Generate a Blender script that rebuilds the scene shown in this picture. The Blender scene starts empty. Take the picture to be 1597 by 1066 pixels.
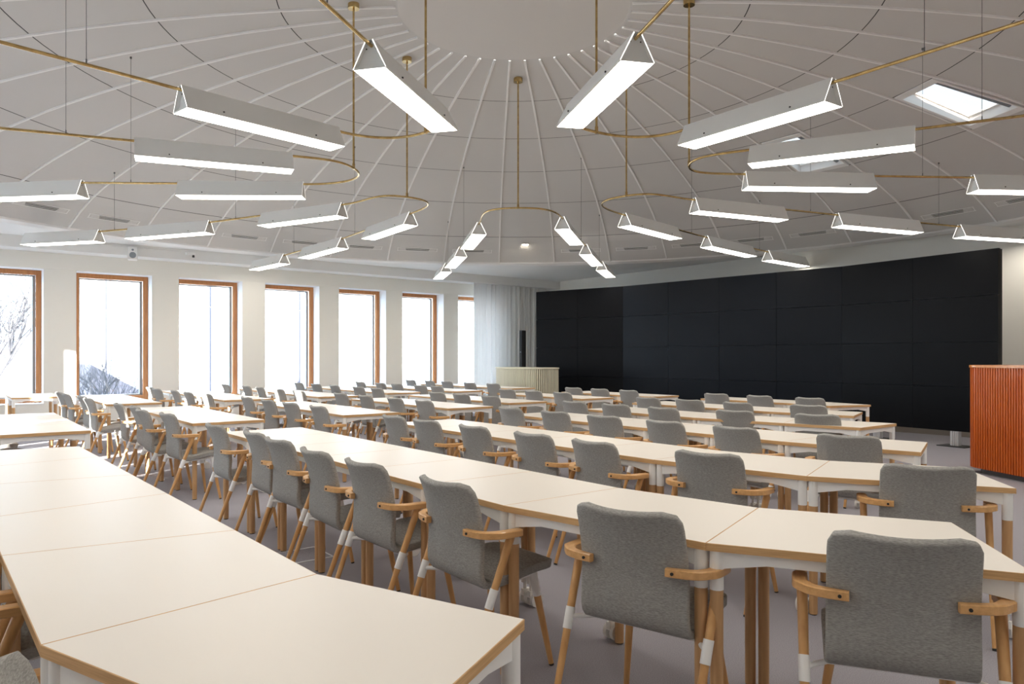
import bpy, bmesh, math, random
from math import sin, cos, pi, radians, hypot, atan2
from mathutils import Vector, Matrix
random.seed(7)
SC = bpy.context.scene
COL = SC.collection

# ------------------------------------------------------------------ camera, world, sun, exposure
EYE = 1.35
F, CX, YH = 1145.0, 798.5, 558.0
cam = bpy.data.cameras.new('camera'); camo = bpy.data.objects.new('camera', cam); COL.objects.link(camo)
camo.location = (0, 0, EYE); camo.rotation_euler = (pi/2, 0, 0)
cam.sensor_fit = 'HORIZONTAL'; cam.sensor_width = 36.0; cam.lens = 36.0*F/1597.0
cam.shift_y = (YH-533.0)/1597.0
cam.clip_start = 0.05; cam.clip_end = 400
SC.camera = camo
SC.view_settings.view_transform = 'Standard'; SC.view_settings.look = 'None'
SC.view_settings.gamma = 1.0; SC.view_settings.use_curve_mapping = False
SC.view_settings.exposure = 0.42
SC.cycles.use_denoising = True
SC.cycles.max_bounces = 10; SC.cycles.diffuse_bounces = 8; SC.cycles.transparent_max_bounces = 16
SC.cycles.sample_clamp_indirect = 6.0
SC.cycles.caustics_reflective = False; SC.cycles.caustics_refractive = False
SKY = 6.9; LAMP = 11.0; SUN = 45.0
w = bpy.data.worlds.new('overcast_sky'); SC.world = w; w.use_nodes = True
nt = w.node_tree; nt.nodes.clear()
wo = nt.nodes.new('ShaderNodeOutputWorld'); wb = nt.nodes.new('ShaderNodeBackground')
wb.inputs[0].default_value = (0.66, 0.84, 1.0, 1); wb.inputs[1].default_value = SKY
nt.links.new(wb.outputs[0], wo.inputs[0])

# room axes: t runs along the table rows, s runs across them towards the screen wall
TH = radians(-52.0)
AX = Vector((cos(TH), sin(TH), 0)); NX = Vector((-sin(TH), cos(TH), 0))
def W(t, s, z=0.0): return AX*t + NX*s + Vector((0, 0, z))
def plan(x, y, h):           # a measured point at height h above (+) or below (-) the eye
    d = F*h/(YH-y); return Vector(((x-CX)/F*d, d, 0))
T_L, T_R, S_B, S_R = -16.0, 2.9, 13.85, -3.7     # window wall, right wall, screen wall, rear wall
Z_SOF = EYE+2.16

sl = bpy.data.lights.new('sun', 'SUN'); so = bpy.data.objects.new('sun', sl); COL.objects.link(so)
sl.energy = SUN; sl.angle = radians(0.6); sl.color = (1, 0.95, 0.86)
sd = Vector((0.26, 0.966, -0.20)); so.rotation_euler = sd.to_track_quat('-Z', 'Y').to_euler(); so.location = (-8, -8, 12)

# ------------------------------------------------------------------ materials
def mat(name, col, rough=0.6, metal=0.0, spec=0.5, noise=None, bump=None, emit=None, coat=0.0):
    m = bpy.data.materials.new(name); m.use_nodes = True; n = m.node_tree; b = n.nodes['Principled BSDF']
    b.inputs['Base Color'].default_value = (*col, 1); b.inputs['Roughness'].default_value = rough
    b.inputs['Metallic'].default_value = metal; b.inputs['Specular IOR Level'].default_value = spec
    b.inputs['Coat Weight'].default_value = coat
    if noise or bump:
        tc = n.nodes.new('ShaderNodeTexCoord')
    if noise:      # (scale vec, col2, detail)
        mp = n.nodes.new('ShaderNodeMapping'); mp.inputs['Scale'].default_value = noise[0]
        nz = n.nodes.new('ShaderNodeTexNoise'); nz.inputs['Scale'].default_value = 1.0; nz.inputs['Detail'].default_value = noise[2]
        rp = n.nodes.new('ShaderNodeValToRGB'); rp.color_ramp.elements[0].position = 0.32; rp.color_ramp.elements[1].position = 0.68
        rp.color_ramp.elements[0].color = (*col, 1); rp.color_ramp.elements[1].color = (*noise[1], 1)
        n.links.new(tc.outputs['Object'], mp.inputs[0]); n.links.new(mp.outputs[0], nz.inputs['Vector'])
        n.links.new(nz.outputs['Fac'], rp.inputs[0]); n.links.new(rp.outputs[0], b.inputs['Base Color'])
    if bump:       # (scale, strength, distance)
        nb = n.nodes.new('ShaderNodeTexNoise'); nb.inputs['Scale'].default_value = bump[0]; nb.inputs['Detail'].default_value = 3
        bp = n.nodes.new('ShaderNodeBump'); bp.inputs['Strength'].default_value = bump[1]; bp.inputs['Distance'].default_value = bump[2]
        n.links.new(tc.outputs['Object'], nb.inputs['Vector']); n.links.new(nb.outputs['Fac'], bp.inputs['Height'])
        n.links.new(bp.outputs[0], b.inputs['Normal'])
    if emit:
        b.inputs['Emission Color'].default_value = (*emit[0], 1); b.inputs['Emission Strength'].default_value = emit[1]
    return m
M = {}
M['carpet'] = mat('carpet', (0.27, 0.262, 0.295), 0.95, spec=0.1, noise=((260, 260, 260), (0.46, 0.445, 0.485), 4), bump=(420, 0.6, 0.004))
M['wall'] = mat('wall_paint', (0.87, 0.855, 0.80), 0.75, spec=0.2)
M['reveal'] = mat('reveal_paint', (0.86, 0.87, 0.88), 0.6, spec=0.3)
M['bulk'] = mat('bulkhead_paint', (0.82, 0.82, 0.81), 0.7, spec=0.2)
M['ceil'] = mat('acoustic_panel', (0.64, 0.625, 0.61), 0.85, spec=0.15, bump=(500, 0.15, 0.002))
M['disc'] = mat('plaster_disc', (0.69, 0.67, 0.65), 0.85, spec=0.15)
M['seam'] = mat('seam_gap', (0.10, 0.10, 0.10), 0.9, spec=0.1)
M['rib'] = mat('rib_white', (0.88, 0.87, 0.86), 0.6, spec=0.3)
M['ring'] = mat('ring_white', (0.86, 0.85, 0.84), 0.6, spec=0.3)
M['fabric'] = mat('grey_wool', (0.27, 0.265, 0.252), 0.95, spec=0.1, noise=((90, 90, 420), (0.43, 0.424, 0.405), 5), bump=(520, 0.5, 0.003))
M['oak'] = mat('oak', (0.70, 0.40, 0.165), 0.42, spec=0.4, noise=((38, 38, 3.5), (0.57, 0.30, 0.11), 4), coat=0.15)
M['oak_h'] = mat('oak_arm', (0.74, 0.43, 0.185), 0.38, spec=0.4, noise=((70, 6, 70), (0.62, 0.34, 0.13), 4), coat=0.2)
M['oak_table'] = mat('oak_table_leg', (0.62, 0.38, 0.19), 0.5, spec=0.35, noise=((60, 60, 4), (0.50, 0.29, 0.135), 4))
M['edge'] = mat('oak_ply_edge', (0.70, 0.45, 0.22), 0.5, spec=0.35, noise=((7, 7, 190), (0.54, 0.32, 0.145), 3))
M['laminate'] = mat('cream_laminate', (0.80, 0.755, 0.685), 0.38, spec=0.4)
M['white'] = mat('white_powder_coat', (0.90, 0.90, 0.89), 0.4, spec=0.4)
M['castor'] = mat('white_nylon', (0.84, 0.83, 0.80), 0.5)
M['steel'] = mat('brushed_steel', (0.72, 0.73, 0.75), 0.35, metal=0.6)
M['wire'] = mat('steel_wire', (0.18, 0.18, 0.18), 0.5, metal=0.6)
M['dark'] = mat('dark_plastic', (0.02, 0.02, 0.02), 0.6)
M['brass'] = mat('aged_brass', (0.74, 0.54, 0.24), 0.24, metal=1.0, noise=((14, 14, 14), (0.46, 0.31, 0.13), 4))
M['shade'] = mat('lamp_white', (0.88, 0.885, 0.87), 0.5, spec=0.3)
M['diff'] = mat('lit_diffuser', (0.9, 0.9, 0.88), 0.5, emit=((1.0, 0.925, 0.82), LAMP))
M['glow'] = mat('lit_acrylic_edge', (0.9, 0.9, 0.88), 0.5, emit=((1.0, 0.94, 0.86), 2.0))
M['frame'] = mat('pine_frame', (0.50, 0.215, 0.075), 0.5, noise=((30, 30, 4), (0.40, 0.16, 0.055), 4))
M['alu'] = mat('grey_aluminium', (0.30, 0.33, 0.36), 0.45, metal=0.3)
M['display'] = mat('black_display', (0.006, 0.0065, 0.008), 0.32, spec=0.08)
M['display_sheen'] = mat('black_display_sheen', (0.008, 0.010, 0.014), 0.32, spec=0.10)  # lighter copy: the middle facet's catch of light put into the colour
M['bezel'] = mat('bezel_black', (0.004, 0.004, 0.004), 0.6)
M['speaker'] = mat('speaker_black', (0.012, 0.012, 0.013), 0.7)
M['beige'] = mat('beige_slats', (0.60, 0.57, 0.45), 0.6)
M['beige_gap'] = mat('beige_groove', (0.10, 0.09, 0.06), 0.8)
M['red'] = mat('red_cherry_slats', (0.58, 0.125, 0.014), 0.45, spec=0.3, noise=((50, 50, 3), (0.44, 0.080, 0.009), 4), coat=0.1)
M['redtop'] = mat('cherry_top', (0.66, 0.26, 0.055), 0.32, noise=((30, 5, 30), (0.55, 0.19, 0.04), 4), coat=0.3)
M['red_gap'] = mat('cherry_groove', (0.09, 0.016, 0.004), 0.7)
M['plinth'] = mat('grey_plinth', (0.13, 0.13, 0.14), 0.6)
M['base'] = mat('baseboard', (0.42, 0.38, 0.33), 0.6)
M['grass'] = mat('pale_ground', (0.16, 0.165, 0.18), 0.9)
M['bark'] = mat('pale_bark', (0.07, 0.068, 0.075), 0.9)
M['pipe'] = mat('downpipe', (0.040, 0.042, 0.062), 0.6)
M['vent'] = mat('vent_slot', (0.16, 0.16, 0.15), 0.8)

def brick_mat():
    m = mat('pale_brick', (0.85, 0.84, 0.84), 0.9); n = m.node_tree; b = n.nodes['Principled BSDF']
    tc = n.nodes.new('ShaderNodeTexCoord'); br = n.nodes.new('ShaderNodeTexBrick'); br.inputs['Scale'].default_value = 3.0
    br.inputs['Color1'].default_value = (0.86, 0.85, 0.86, 1); br.inputs['Color2'].default_value = (0.80, 0.79, 0.81, 1)
    br.inputs['Mortar'].default_value = (0.66, 0.66, 0.70, 1)
    sp = n.nodes.new('ShaderNodeSeparateXYZ'); cb = n.nodes.new('ShaderNodeCombineXYZ')
    n.links.new(tc.outputs['Object'], sp.inputs[0]); n.links.new(sp.outputs['Y'], cb.inputs['X']); n.links.new(sp.outputs['Z'], cb.inputs['Y'])
    n.links.new(cb.outputs[0], br.inputs['Vector']); n.links.new(br.outputs['Color'], b.inputs['Base Color']); return m
M['brick'] = brick_mat()
def glass_mat(name='window_glass', tint=(0.96, 0.98, 0.99, 1)):
    m = bpy.data.materials.new(name); m.use_nodes = True; n = m.node_tree; n.nodes.clear()
    o = n.nodes.new('ShaderNodeOutputMaterial'); tr = n.nodes.new('ShaderNodeBsdfTransparent'); gl = n.nodes.new('ShaderNodeBsdfGlossy')
    tr.inputs[0].default_value = tint; gl.inputs['Roughness'].default_value = 0.02
    mx = n.nodes.new('ShaderNodeMixShader'); mx.inputs[0].default_value = 0.05
    n.links.new(tr.outputs[0], mx.inputs[1]); n.links.new(gl.outputs[0], mx.inputs[2]); n.links.new(mx.outputs[0], o.inputs[0]); return m
M['glass'] = glass_mat(); M['dim_glass'] = glass_mat('sky_dimming_glass', (0.17, 0.150, 0.135, 1))  # dark skylight tint added only to hold down the sky's brightness
def curtain_mat():
    m = bpy.data.materials.new('sheer_curtain'); m.use_nodes = True; n = m.node_tree; n.nodes.clear()
    o = n.nodes.new('ShaderNodeOutputMaterial'); d = n.nodes.new('ShaderNodeBsdfDiffuse'); t = n.nodes.new('ShaderNodeBsdfTranslucent')
    d.inputs[0].default_value = (0.86, 0.85, 0.83, 1); t.inputs[0].default_value = (0.80, 0.83, 0.85, 1)
    mx = n.nodes.new('ShaderNodeMixShader'); mx.inputs[0].default_value = 0.22
    n.links.new(d.outputs[0], mx.inputs[1]); n.links.new(t.outputs[0], mx.inputs[2]); n.links.new(mx.outputs[0], o.inputs[0]); return m
M['curtain'] = curtain_mat()

# ------------------------------------------------------------------ helpers
class MB:
    def __init__(self): self.v = []; self.f = []; self.mi = []; self.sm = []
    def add(self, vs, fs, mi=0, sm=False):
        o = len(self.v); self.v += [tuple(v) for v in vs]
        for f in fs: self.f.append(tuple(i+o for i in f)); self.mi.append(mi); self.sm.append(sm)
    def box(self, c, size, rot=None, mi=0):
        x, y, z = (k/2 for k in size)
        vs = [Vector(p) for p in ((-x,-y,-z),(x,-y,-z),(x,y,-z),(-x,y,-z),(-x,-y,z),(x,-y,z),(x,y,z),(-x,y,z))]
        if rot is not None: vs = [rot @ v for v in vs]
        vs = [v+Vector(c) for v in vs]
        self.add(vs, [(0,3,2,1),(4,5,6,7),(0,1,5,4),(1,2,6,5),(2,3,7,6),(3,0,4,7)], mi)
    def rbox(self, t0, t1, s0, s1, z0, z1, mi=0):      # box in room coordinates
        vs = [W(t, s, z) for z in (z0, z1) for t, s in ((t0,s0),(t1,s0),(t1,s1),(t0,s1))]
        self.add(vs, [(0,3,2,1),(4,5,6,7),(0,1,5,4),(1,2,6,5),(2,3,7,6),(3,0,4,7)], mi)
    def prism(self, poly, z0, z1, mi=0, mtop=None, sm=False):
        n = len(poly); vs = [(p[0], p[1], z0) for p in poly]+[(p[0], p[1], z1) for p in poly]
        self.add(vs, [tuple(range(n))[::-1]], mi); 
        o = len(self.v)-2*n
        self.f.append(tuple(o+n+i for i in range(n))); self.mi.append(mi if mtop is None else mtop); self.sm.append(False)
        for i in range(n):
            j = (i+1) % n; self.f.append((o+i, o+j, o+n+j, o+n+i)); self.mi.append(mi); self.sm.append(sm)
    def cyl(self, a, b, r0, r1=None, seg=12, mi=0, sm=True, caps=True):
        a = Vector(a); b = Vector(b); r1 = r0 if r1 is None else r1
        d = (b-a).normalized(); u = d.orthogonal().normalized(); v = d.cross(u)
        vs = [a+(u*cos(2*pi*i/seg)+v*sin(2*pi*i/seg))*r0 for i in range(seg)]+[b+(u*cos(2*pi*i/seg)+v*sin(2*pi*i/seg))*r1 for i in range(seg)]
        self.add(vs, [(i, (i+1) % seg, seg+(i+1) % seg, seg+i) for i in range(seg)], mi, sm)
        if caps: self.add(vs, [tuple(range(seg))[::-1], tuple(range(seg, 2*seg))], mi)
    def tube(self, pts, r, seg=10, mi=0, rads=None):
        pts = [Vector(p) for p in pts]; n = len(pts); rings = []
        up = None
        for i, p in enumerate(pts):
            d = (pts[min(i+1, n-1)]-pts[max(i-1, 0)]).normalized()
            if up is None: up = d.orthogonal().normalized()
            u = (up-d*up.dot(d)).normalized(); up = u; v = d.cross(u); rr = rads[i] if rads else r
            rings.append([p+(u*cos(2*pi*k/seg)+v*sin(2*pi*k/seg))*rr for k in range(seg)])
        vs = [q for rg in rings for q in rg]
        fs = [(i*seg+k, i*seg+(k+1) % seg, (i+1)*seg+(k+1) % seg, (i+1)*seg+k) for i in range(n-1) for k in range(seg)]
        self.add(vs, fs, mi, True); self.add(vs, [tuple(range(seg))[::-1], tuple(range((n-1)*seg, n*seg))], mi)
    def mesh(self, name, mats):
        me = bpy.data.meshes.new(name); me.from_pydata([tuple(v) for v in self.v], [], self.f)
        for m in mats: me.materials.append(M[m])
        for p, a, b in zip(me.polygons, self.mi, self.sm): p.material_index = a; p.use_smooth = b
        me.update(); return me
def link(name, me, parent=None, loc=None, rz=0.0):
    o = bpy.data.objects.new(name, me); COL.objects.link(o)
    if parent is not None: o.parent = parent
    if loc is not None: o.location = loc
    if rz: o.rotation_euler = (0, 0, rz)
    return o
def build(mb, name, mats, parent=None, loc=None, rz=0.0):
    return link(name, mb.mesh(name, mats), parent, loc, rz)
def tag(o, label, cat=None, group=None):
    o['label'] = label
    if cat: o['category'] = cat
    if group: o['group'] = group
    return o
def struct(o, label=None):
    o['kind'] = 'structure'
    if label: o['label'] = label
    return o
def empty(name, loc, rz=0.0):
    o = bpy.data.objects.new(name, None); COL.objects.link(o); o.location = loc; o.rotation_euler = (0, 0, rz); o.empty_display_size = 0.1; return o
def bevel(me, width, seg=2, angle=30):
    o = bpy.data.objects.new('tmp', me); COL.objects.link(o)
    b = o.modifiers.new('b', 'BEVEL'); b.width = width; b.segments = seg; b.limit_method = 'ANGLE'; b.angle_limit = radians(angle)
    dg = bpy.context.evaluated_depsgraph_get(); m2 = bpy.data.meshes.new_from_object(o.evaluated_get(dg)); bpy.data.objects.remove(o); return m2

# ------------------------------------------------------------------ room shell
b = MB(); b.rbox(T_L-0.4, T_R+0.3, S_R-0.3, S_B+0.3, -0.12, 0.0); struct(build(b, 'floor', ['carpet']), 'blue-grey carpet floor')
Z_TOP = EYE+2.60
# window wall with its openings (pillars, sill, lintel)
OPEN = [(-3.35, -2.05), (-1.6, -0.3), (0.215, 1.535), (2.048, 3.37), (3.862, 5.152), (5.637, 6.895), (7.368, 8.608), (9.05, 10.27), (10.71, 12.0)]
ZS, ZH = 0.50, 3.00
b = MB(); b.rbox(T_L-0.42, T_L, S_R-0.3, S_B+0.3, -0.1, ZS); b.rbox(T_L-0.42, T_L, S_R-0.3, S_B+0.3, ZH, Z_TOP)
e = [S_R-0.3]+[k for o in OPEN for k in o]+[S_B+0.3]
for i in range(0, len(e), 2): b.rbox(T_L-0.42, T_L, e[i], e[i+1], ZS, ZH)
wl = build(b, 'wall_left', ['wall']); struct(wl, 'cream plastered window wall with deep window bays')
b = MB(); b.rbox(T_L, T_L+0.018, S_R, S_B, ZH+0.01, Z_SOF)
struct(build(b, 'trim_lintel', ['wall']), 'flat lintel panel running above the windows')
# screen wall and the unseen right and rear walls
b = MB(); b.rbox(T_L-0.3, T_R+0.3, S_B, S_B+0.3, -0.1, Z_TOP); struct(build(b, 'wall_back', ['wall']), 'pale wall behind the video wall')
b = MB(); b.rbox(T_R, T_R+0.3, S_R-0.3, S_B+0.3, -0.1, Z_TOP); struct(build(b, 'wall_right', ['wall']))
# rear wall: unseen openings, shaped and placed to aim the low sun's streaks
d2 = Vector((0.26, 0.966)).normalized(); slots = []
for X, D, wd in ((-8.25, 13.9, 0.17), (-7.6, 11.3, 0.22), (-6.7, 12.3, 0.30), (-7.0, 11.24, 0.24), (-5.6, 9.66, 0.34), (-5.2, 7.9, 0.26), (-4.6, 7.0, 0.20)):
    p = Vector((X, D, 0)); t = p.dot(AX); s = p.dot(NX); dt = d2.x*AX.x+d2.y*AX.y; ds = d2.x*NX.x+d2.y*NX.y
    k = (s-S_R)/ds; slots.append((t-dt*k, wd))
slots.sort(); ee = [T_L-0.3]
for t, wd in slots: ee += [t-wd/2, t+wd/2]
ee.append(T_R+0.3); b = MB(); b.rbox(T_L-0.3, T_R+0.3, S_R-0.08, S_R, -0.1, ZS); b.rbox(T_L-0.3, T_R+0.3, S_R-0.08, S_R, 2.9, Z_TOP)
for i in range(0, len(ee), 2):
    if ee[i+1] > ee[i]: b.rbox(ee[i], ee[i+1], S_R-0.08, S_R, ZS, 2.9)
struct(build(b, 'wall_rear', ['wall']))
# baseboards
b = MB(); b.rbox(T_L, T_R, S_B-0.02, S_B, 0, 0.12); struct(build(b, 'baseboard_back', ['base']))
b = MB(); b.rbox(T_L, T_L+0.015, S_R, S_B, 0, 0.10); struct(build(b, 'baseboard_left', ['wall']))

# ceiling: shallow dome of ribbed acoustic panels
DC = Vector((0.02, 8.34, 0)); NR = 42; AZ0 = radians(2.14-8.571/2)
PROF = [(1.297, 3.92), (2.583, 3.815), (3.877, 3.644), (5.153, 3.418), (6.43, 3.11), (7.71, 2.64), (8.43, 2.161)]
def hz(r):
    P = PROF
    if r <= P[0][0]: return P[0][1]
    for i in range(len(P)-1):
        if r <= P[i+1][0]+1e-6:
            x = (r-P[i][0])/(P[i+1][0]-P[i][0])
            def sl(k):
                if k == 0: return -0.06
                if k == len(P)-1: return -0.78
                return (P[k+1][1]-P[k-1][1])/(P[k+1][0]-P[k-1][0])
            h = P[i+1][0]-P[i][0]; m0, m1 = sl(i)*h, sl(i+1)*h
            return (2*x**3-3*x**2+1)*P[i][1]+(x**3-2*x**2+x)*m0+(-2*x**3+3*x**2)*P[i+1][1]+(x**3-x**2)*m1
    return P[-1][1]
def dome(r, az, dz=0.0): return Vector((DC.x+r*sin(az), DC.y+r*cos(az), EYE+hz(r)+dz))
def rib_az(k): return AZ0+k*2*pi/NR
SKYL = []
def cell_k(azdeg): return int(round((radians(azdeg)-AZ0)/(2*pi/NR)-0.5)) % NR
SK = {(3, cell_k(79.3)): 1, (3, cell_k(53.6)): 2}
b = MB()
for k in range(NR):
    a0, a1 = rib_az(k), rib_az(k+1)
    for i in range(len(PROF)-1):
        ra, rb = PROF[i][0], PROF[i+1][0]
        gap = 0.006
        rs = [ra+gap+(rb-ra-2*gap)*j/4 for j in range(5)]; azs = [a0+(a1-a0)*j/3 for j in range(4)]
        if (i, k) in SK:      # opening with a border
            R0, R1, m = ra+gap, rb-gap, 0.09
            A0, A1 = a0, a1
            ro = [R0, R0+m, R1-m, R1]
            def az_in(r, side): return (A0+m/r) if side == 0 else (A1-m/r)
            for j in range(3):
                r0, r1 = ro[j], ro[j+1]
                cols0 = [A0, az_in(r0, 0), az_in(r0, 1), A1]; cols1 = [A0, az_in(r1, 0), az_in(r1, 1), A1]
                for c in range(3):
                    if j == 1 and c == 1: continue
                    e0, e1 = (ra if j == 0 else r0), (rb if j == 2 else r1)
                    b.add([dome(e0, cols0[c], 0.02), dome(e0, cols0[c+1], 0.02), dome(e1, cols1[c+1], 0.02), dome(e1, cols1[c], 0.02)], [(0, 1, 2, 3)], 1)
                    b.add([dome(r0, cols0[c]), dome(r0, cols0[c+1]), dome(r1, cols1[c+1]), dome(r1, cols1[c])], [(0, 1, 2, 3)])
            SKYL.append((SK[(i, k)], [dome(ro[1], az_in(ro[1], 0)), dome(ro[1], az_in(ro[1], 1)), dome(ro[2], az_in(ro[2], 1)), dome(ro[2], az_in(ro[2], 0))],
                         [dome(R0, A0+0.01), dome(R0, A1-0.01), dome(R1, A1-0.01), dome(R1, A0+0.01)]))
            continue
        for j in range(4):
            for l in range(3):
                b.add([dome(rs[j], azs[l]), dome(rs[j], azs[l+1]), dome(rs[j+1], azs[l+1]), dome(rs[j+1], azs[l])], [(0, 1, 2, 3)], 0, True)
# closed backing above the panels, seen only through the seams
for k in range(NR):
    for i in range(len(PROF)-1):
        if (i, k) in SK: continue
        a0, a1 = rib_az(k), rib_az(k+1)
        for j in range(4):
            r0, r1 = PROF[i][0]+(PROF[i+1][0]-PROF[i][0])*j/4, PROF[i][0]+(PROF[i+1][0]-PROF[i][0])*(j+1)/4
            b.add([dome(r0, a0, 0.02), dome(r0, a1, 0.02), dome(r1, a1, 0.02), dome(r1, a0, 0.02)], [(0, 1, 2, 3)], 1)
# seams between panel rings, a hair above the panels
for i in range(1, len(PROF)-1):
    r = PROF[i][0]
    for k in range(NR*3):
        a0, a1 = AZ0+k*2*pi/NR/3, AZ0+(k+1)*2*pi/NR/3
        b.add([dome(r-0.012, a0, 0.006), dome(r-0.012, a1, 0.006), dome(r+0.012, a1, 0.006), dome(r+0.012, a0, 0.006)], [(0, 1, 2, 3)], 1)
# flat soffit outside the dome
def rect_hit(az):
    d = Vector((sin(az), cos(az), 0)); best = 1e9
    for ax, lim in ((AX, T_L-0.02), (AX, T_R+0.02), (NX, S_R-0.02), (NX, S_B+0.02)):
        v = d.dot(ax)
        if abs(v) > 1e-6:
            k = (lim-DC.dot(ax))/v
            if k > 0: best = min(best, k)
    return DC+d*best
azs = sorted([2*pi*i/168 for i in range(168)]+[atan2((W(t, s)-DC).x, (W(t, s)-DC).y) % (2*pi) for t in (T_L-0.02, T_R+0.02) for s in (S_R-0.02, S_B+0.02)])
RO = 8.52
for i in range(len(azs)):
    a0, a1 = azs[i], azs[(i+1) % len(azs)]
    p0, p1 = rect_hit(a0), rect_hit(a1)
    q0, q1 = DC+Vector((sin(a0), cos(a0), 0))*RO, DC+Vector((sin(a1), cos(a1), 0))*RO
    for p in (p0, p1, q0, q1): p.z = Z_SOF
    b.add([q0, q1, p1, p0], [(0, 1, 2, 3)], 2)
ceil = struct(build(b, 'ceiling', ['ceil', 'seam', 'bulk']), 'shallow grey domed ceiling of radial panels')
b = MB(); n = 84
b.add([DC+Vector((1.306*sin(2*pi*i/n), 1.306*cos(2*pi*i/n), EYE+3.918)) for i in range(n)], [tuple(range(n))])
pass
build(b, 'centre_disc', ['disc'], ceil)
for k in range(NR):           # raised ribs
    az = rib_az(k); b = MB(); vs = []; N = 22
    for j in range(N+1):
        r = 1.33+(8.41-1.33)*j/N; w2 = 0.014
        o = Vector((cos(az), -sin(az), 0))*w2; c = dome(r, az)
        vs += [c-o+Vector((0, 0, 0.004)), c-o-Vector((0, 0, 0.020)), c+o-Vector((0, 0, 0.020)), c+o+Vector((0, 0, 0.004))]
    fs = []
    for j in range(N):
        q = 4*j
        fs += [(q, q+1, q+5, q+4), (q+1, q+2, q+6, q+5), (q+2, q+3, q+7, q+6)]
    fs += [(0, 3, 2, 1), (4*N, 4*N+1, 4*N+2, 4*N+3)]
    b.add(vs, fs); build(b, 'ceiling_rib', ['rib'], ceil)
# ring trim closing the dome edge
b = MB(); n = 168
prof = [(8.40, EYE+2.19), (8.42, EYE+2.150), (8.55, EYE+2.120), (8.56, EYE+2.165)]
vs = [Vector((DC.x+r*sin(2*pi*i/n), DC.y+r*cos(2*pi*i/n), z)) for i in range(n) for r, z in prof]
b.add(vs, [(4*i+j, 4*i+j+1, 4*((i+1) % n)+j+1, 4*((i+1) % n)+j) for i in range(n) for j in range(3)], 0, False)
struct(build(b, 'trim_ring', ['ring']), 'white ring trim around the dome')
# bulkhead above the windows
b = MB(); b.rbox(T_L, -15.52, S_R, S_B, 3.30, Z_SOF+0.01)
struct(build(b, 'trim_bulkhead', ['bulk']), 'boxed white bulkhead above the window wall')
# skylights
for idx, inner, outer in SKYL:
    b = MB(); up = Vector((0, 0, 0.13)); q = [p+up for p in inner]
    for i in range(4):
        j = (i+1) % 4; b.add([inner[i], inner[j], q[j], q[i]], [(0, 1, 2, 3)])
    cc = sum((p for p in inner), Vector())/4
    sky = struct(build(b, 'window_%d' % (9+idx), ['reveal']), 'square skylight in the dome near the screen wall' if idx == 2 else 'larger square skylight at the right of the dome')
    b = MB()
    for i in range(4):       # sash frame
        j = (i+1) % 4; a0, a1 = q[i]-Vector((0, 0, 0.03)), q[j]-Vector((0, 0, 0.03)); ci = 0.91
        vs = [a0, a1, cc+(a1-cc)*1.0, cc+(a0-cc)*1.0]
        i0, i1 = cc+(a0-cc)*ci, cc+(a1-cc)*ci; i0.z = a0.z; i1.z = a1.z
        b.add([a0, a1, i1, i0], [(0, 1, 2, 3)]); b.add([i0, i1, i1+Vector((0, 0, 0.025)), i0+Vector((0, 0, 0.025))], [(0, 1, 2, 3)])
    m0 = (inner[1]+inner[2])/2; 
    build(b, 'sash', ['white'], sky)
    b = MB(); g = [p-Vector((0, 0, 0.005)) for p in q]; b.add(g, [(0, 1, 2, 3)]); build(b, 'pane', ['dim_glass'], sky)
    b = MB()                  # blind cassette across one end
    e0 = q[1]*0.84+q[0]*0.16-Vector((0, 0, 0.075)); e1 = q[2]*0.84+q[3]*0.16-Vector((0, 0, 0.075)); b.cyl(e0, e1, 0.035, seg=8); build(b, 'blind_cassette', ['alu'], sky)
    b = MB()                  # flat surround below the ceiling
    for i in range(4):
        j = (i+1) % 4; dn = Vector((0, 0, -0.018))
        b.add([outer[i]+dn, outer[j]+dn, inner[j]+dn, inner[i]+dn], [(0, 1, 2, 3)])
        b.add([outer[i]+dn, outer[j]+dn, outer[j], outer[i]], [(0, 1, 2, 3)]); b.add([inner[i]+dn, inner[j]+dn, inner[j], inner[i]], [(0, 1, 2, 3)])
    build(b, 'surround', ['rib'], sky)

# windows
def window(n, s0, s1):
    b = MB(); th = 0.006      # painted reveal lining
    b.rbox(T_L-0.36, T_L-0.001, s0, s0+th, ZS, ZH); b.rbox(T_L-0.36, T_L-0.001, s1-th, s1, ZS, ZH)
    b.rbox(T_L-0.36, T_L-0.001, s0, s1, ZH-th, ZH); b.rbox(T_L-0.36, T_L+0.02, s0, s1, ZS, ZS+0.012)
    wn = struct(build(b, 'window_%d' % n, ['reveal']), 'tall timber-framed window, number %d along the wall from the left' % n if n < 8 else None)
    b = MB(); fw, t0, t1 = 0.085, T_L-0.42, T_L-0.34; a, c, zb, zt = s0+0.008, s1-0.008, ZS+0.014, ZH-0.008
    b.rbox(t0, t1, a, a+fw, zb, zt); b.rbox(t0, t1, c-fw, c, zb, zt); b.rbox(t0, t1, a+fw, c-fw, zt-fw, zt); b.rbox(t0, t1, a+fw, c-fw, zb, zb+fw)
    fr = build(b, 'window_frame', ['frame'], wn)
    b = MB(); fo = 0.05; a += fw; c -= fw; zb += fw; zt -= fw; t0, t1 = T_L-0.52, T_L-0.43
    b.rbox(t0, t1, a, a+fo*0.5, zb, zt); b.rbox(t0, t1, c-fo, c, zb, zt); b.rbox(t0, t1, a, c, zt-fo*0.5, zt); b.rbox(t0, t1, a, c, zb, zb+fo*0.5)
    build(b, 'outer_sash', ['alu'], wn)
    b = MB(); b.add([W(T_L-0.44, a, zb), W(T_L-0.44, c, zb), W(T_L-0.44, c, zt), W(T_L-0.44, a, zt)], [(0, 1, 2, 3)]); build(b, 'pane', ['glass'], wn)
order = [3, 4, 5, 6, 7, 8, 9, 2, 1]
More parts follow.
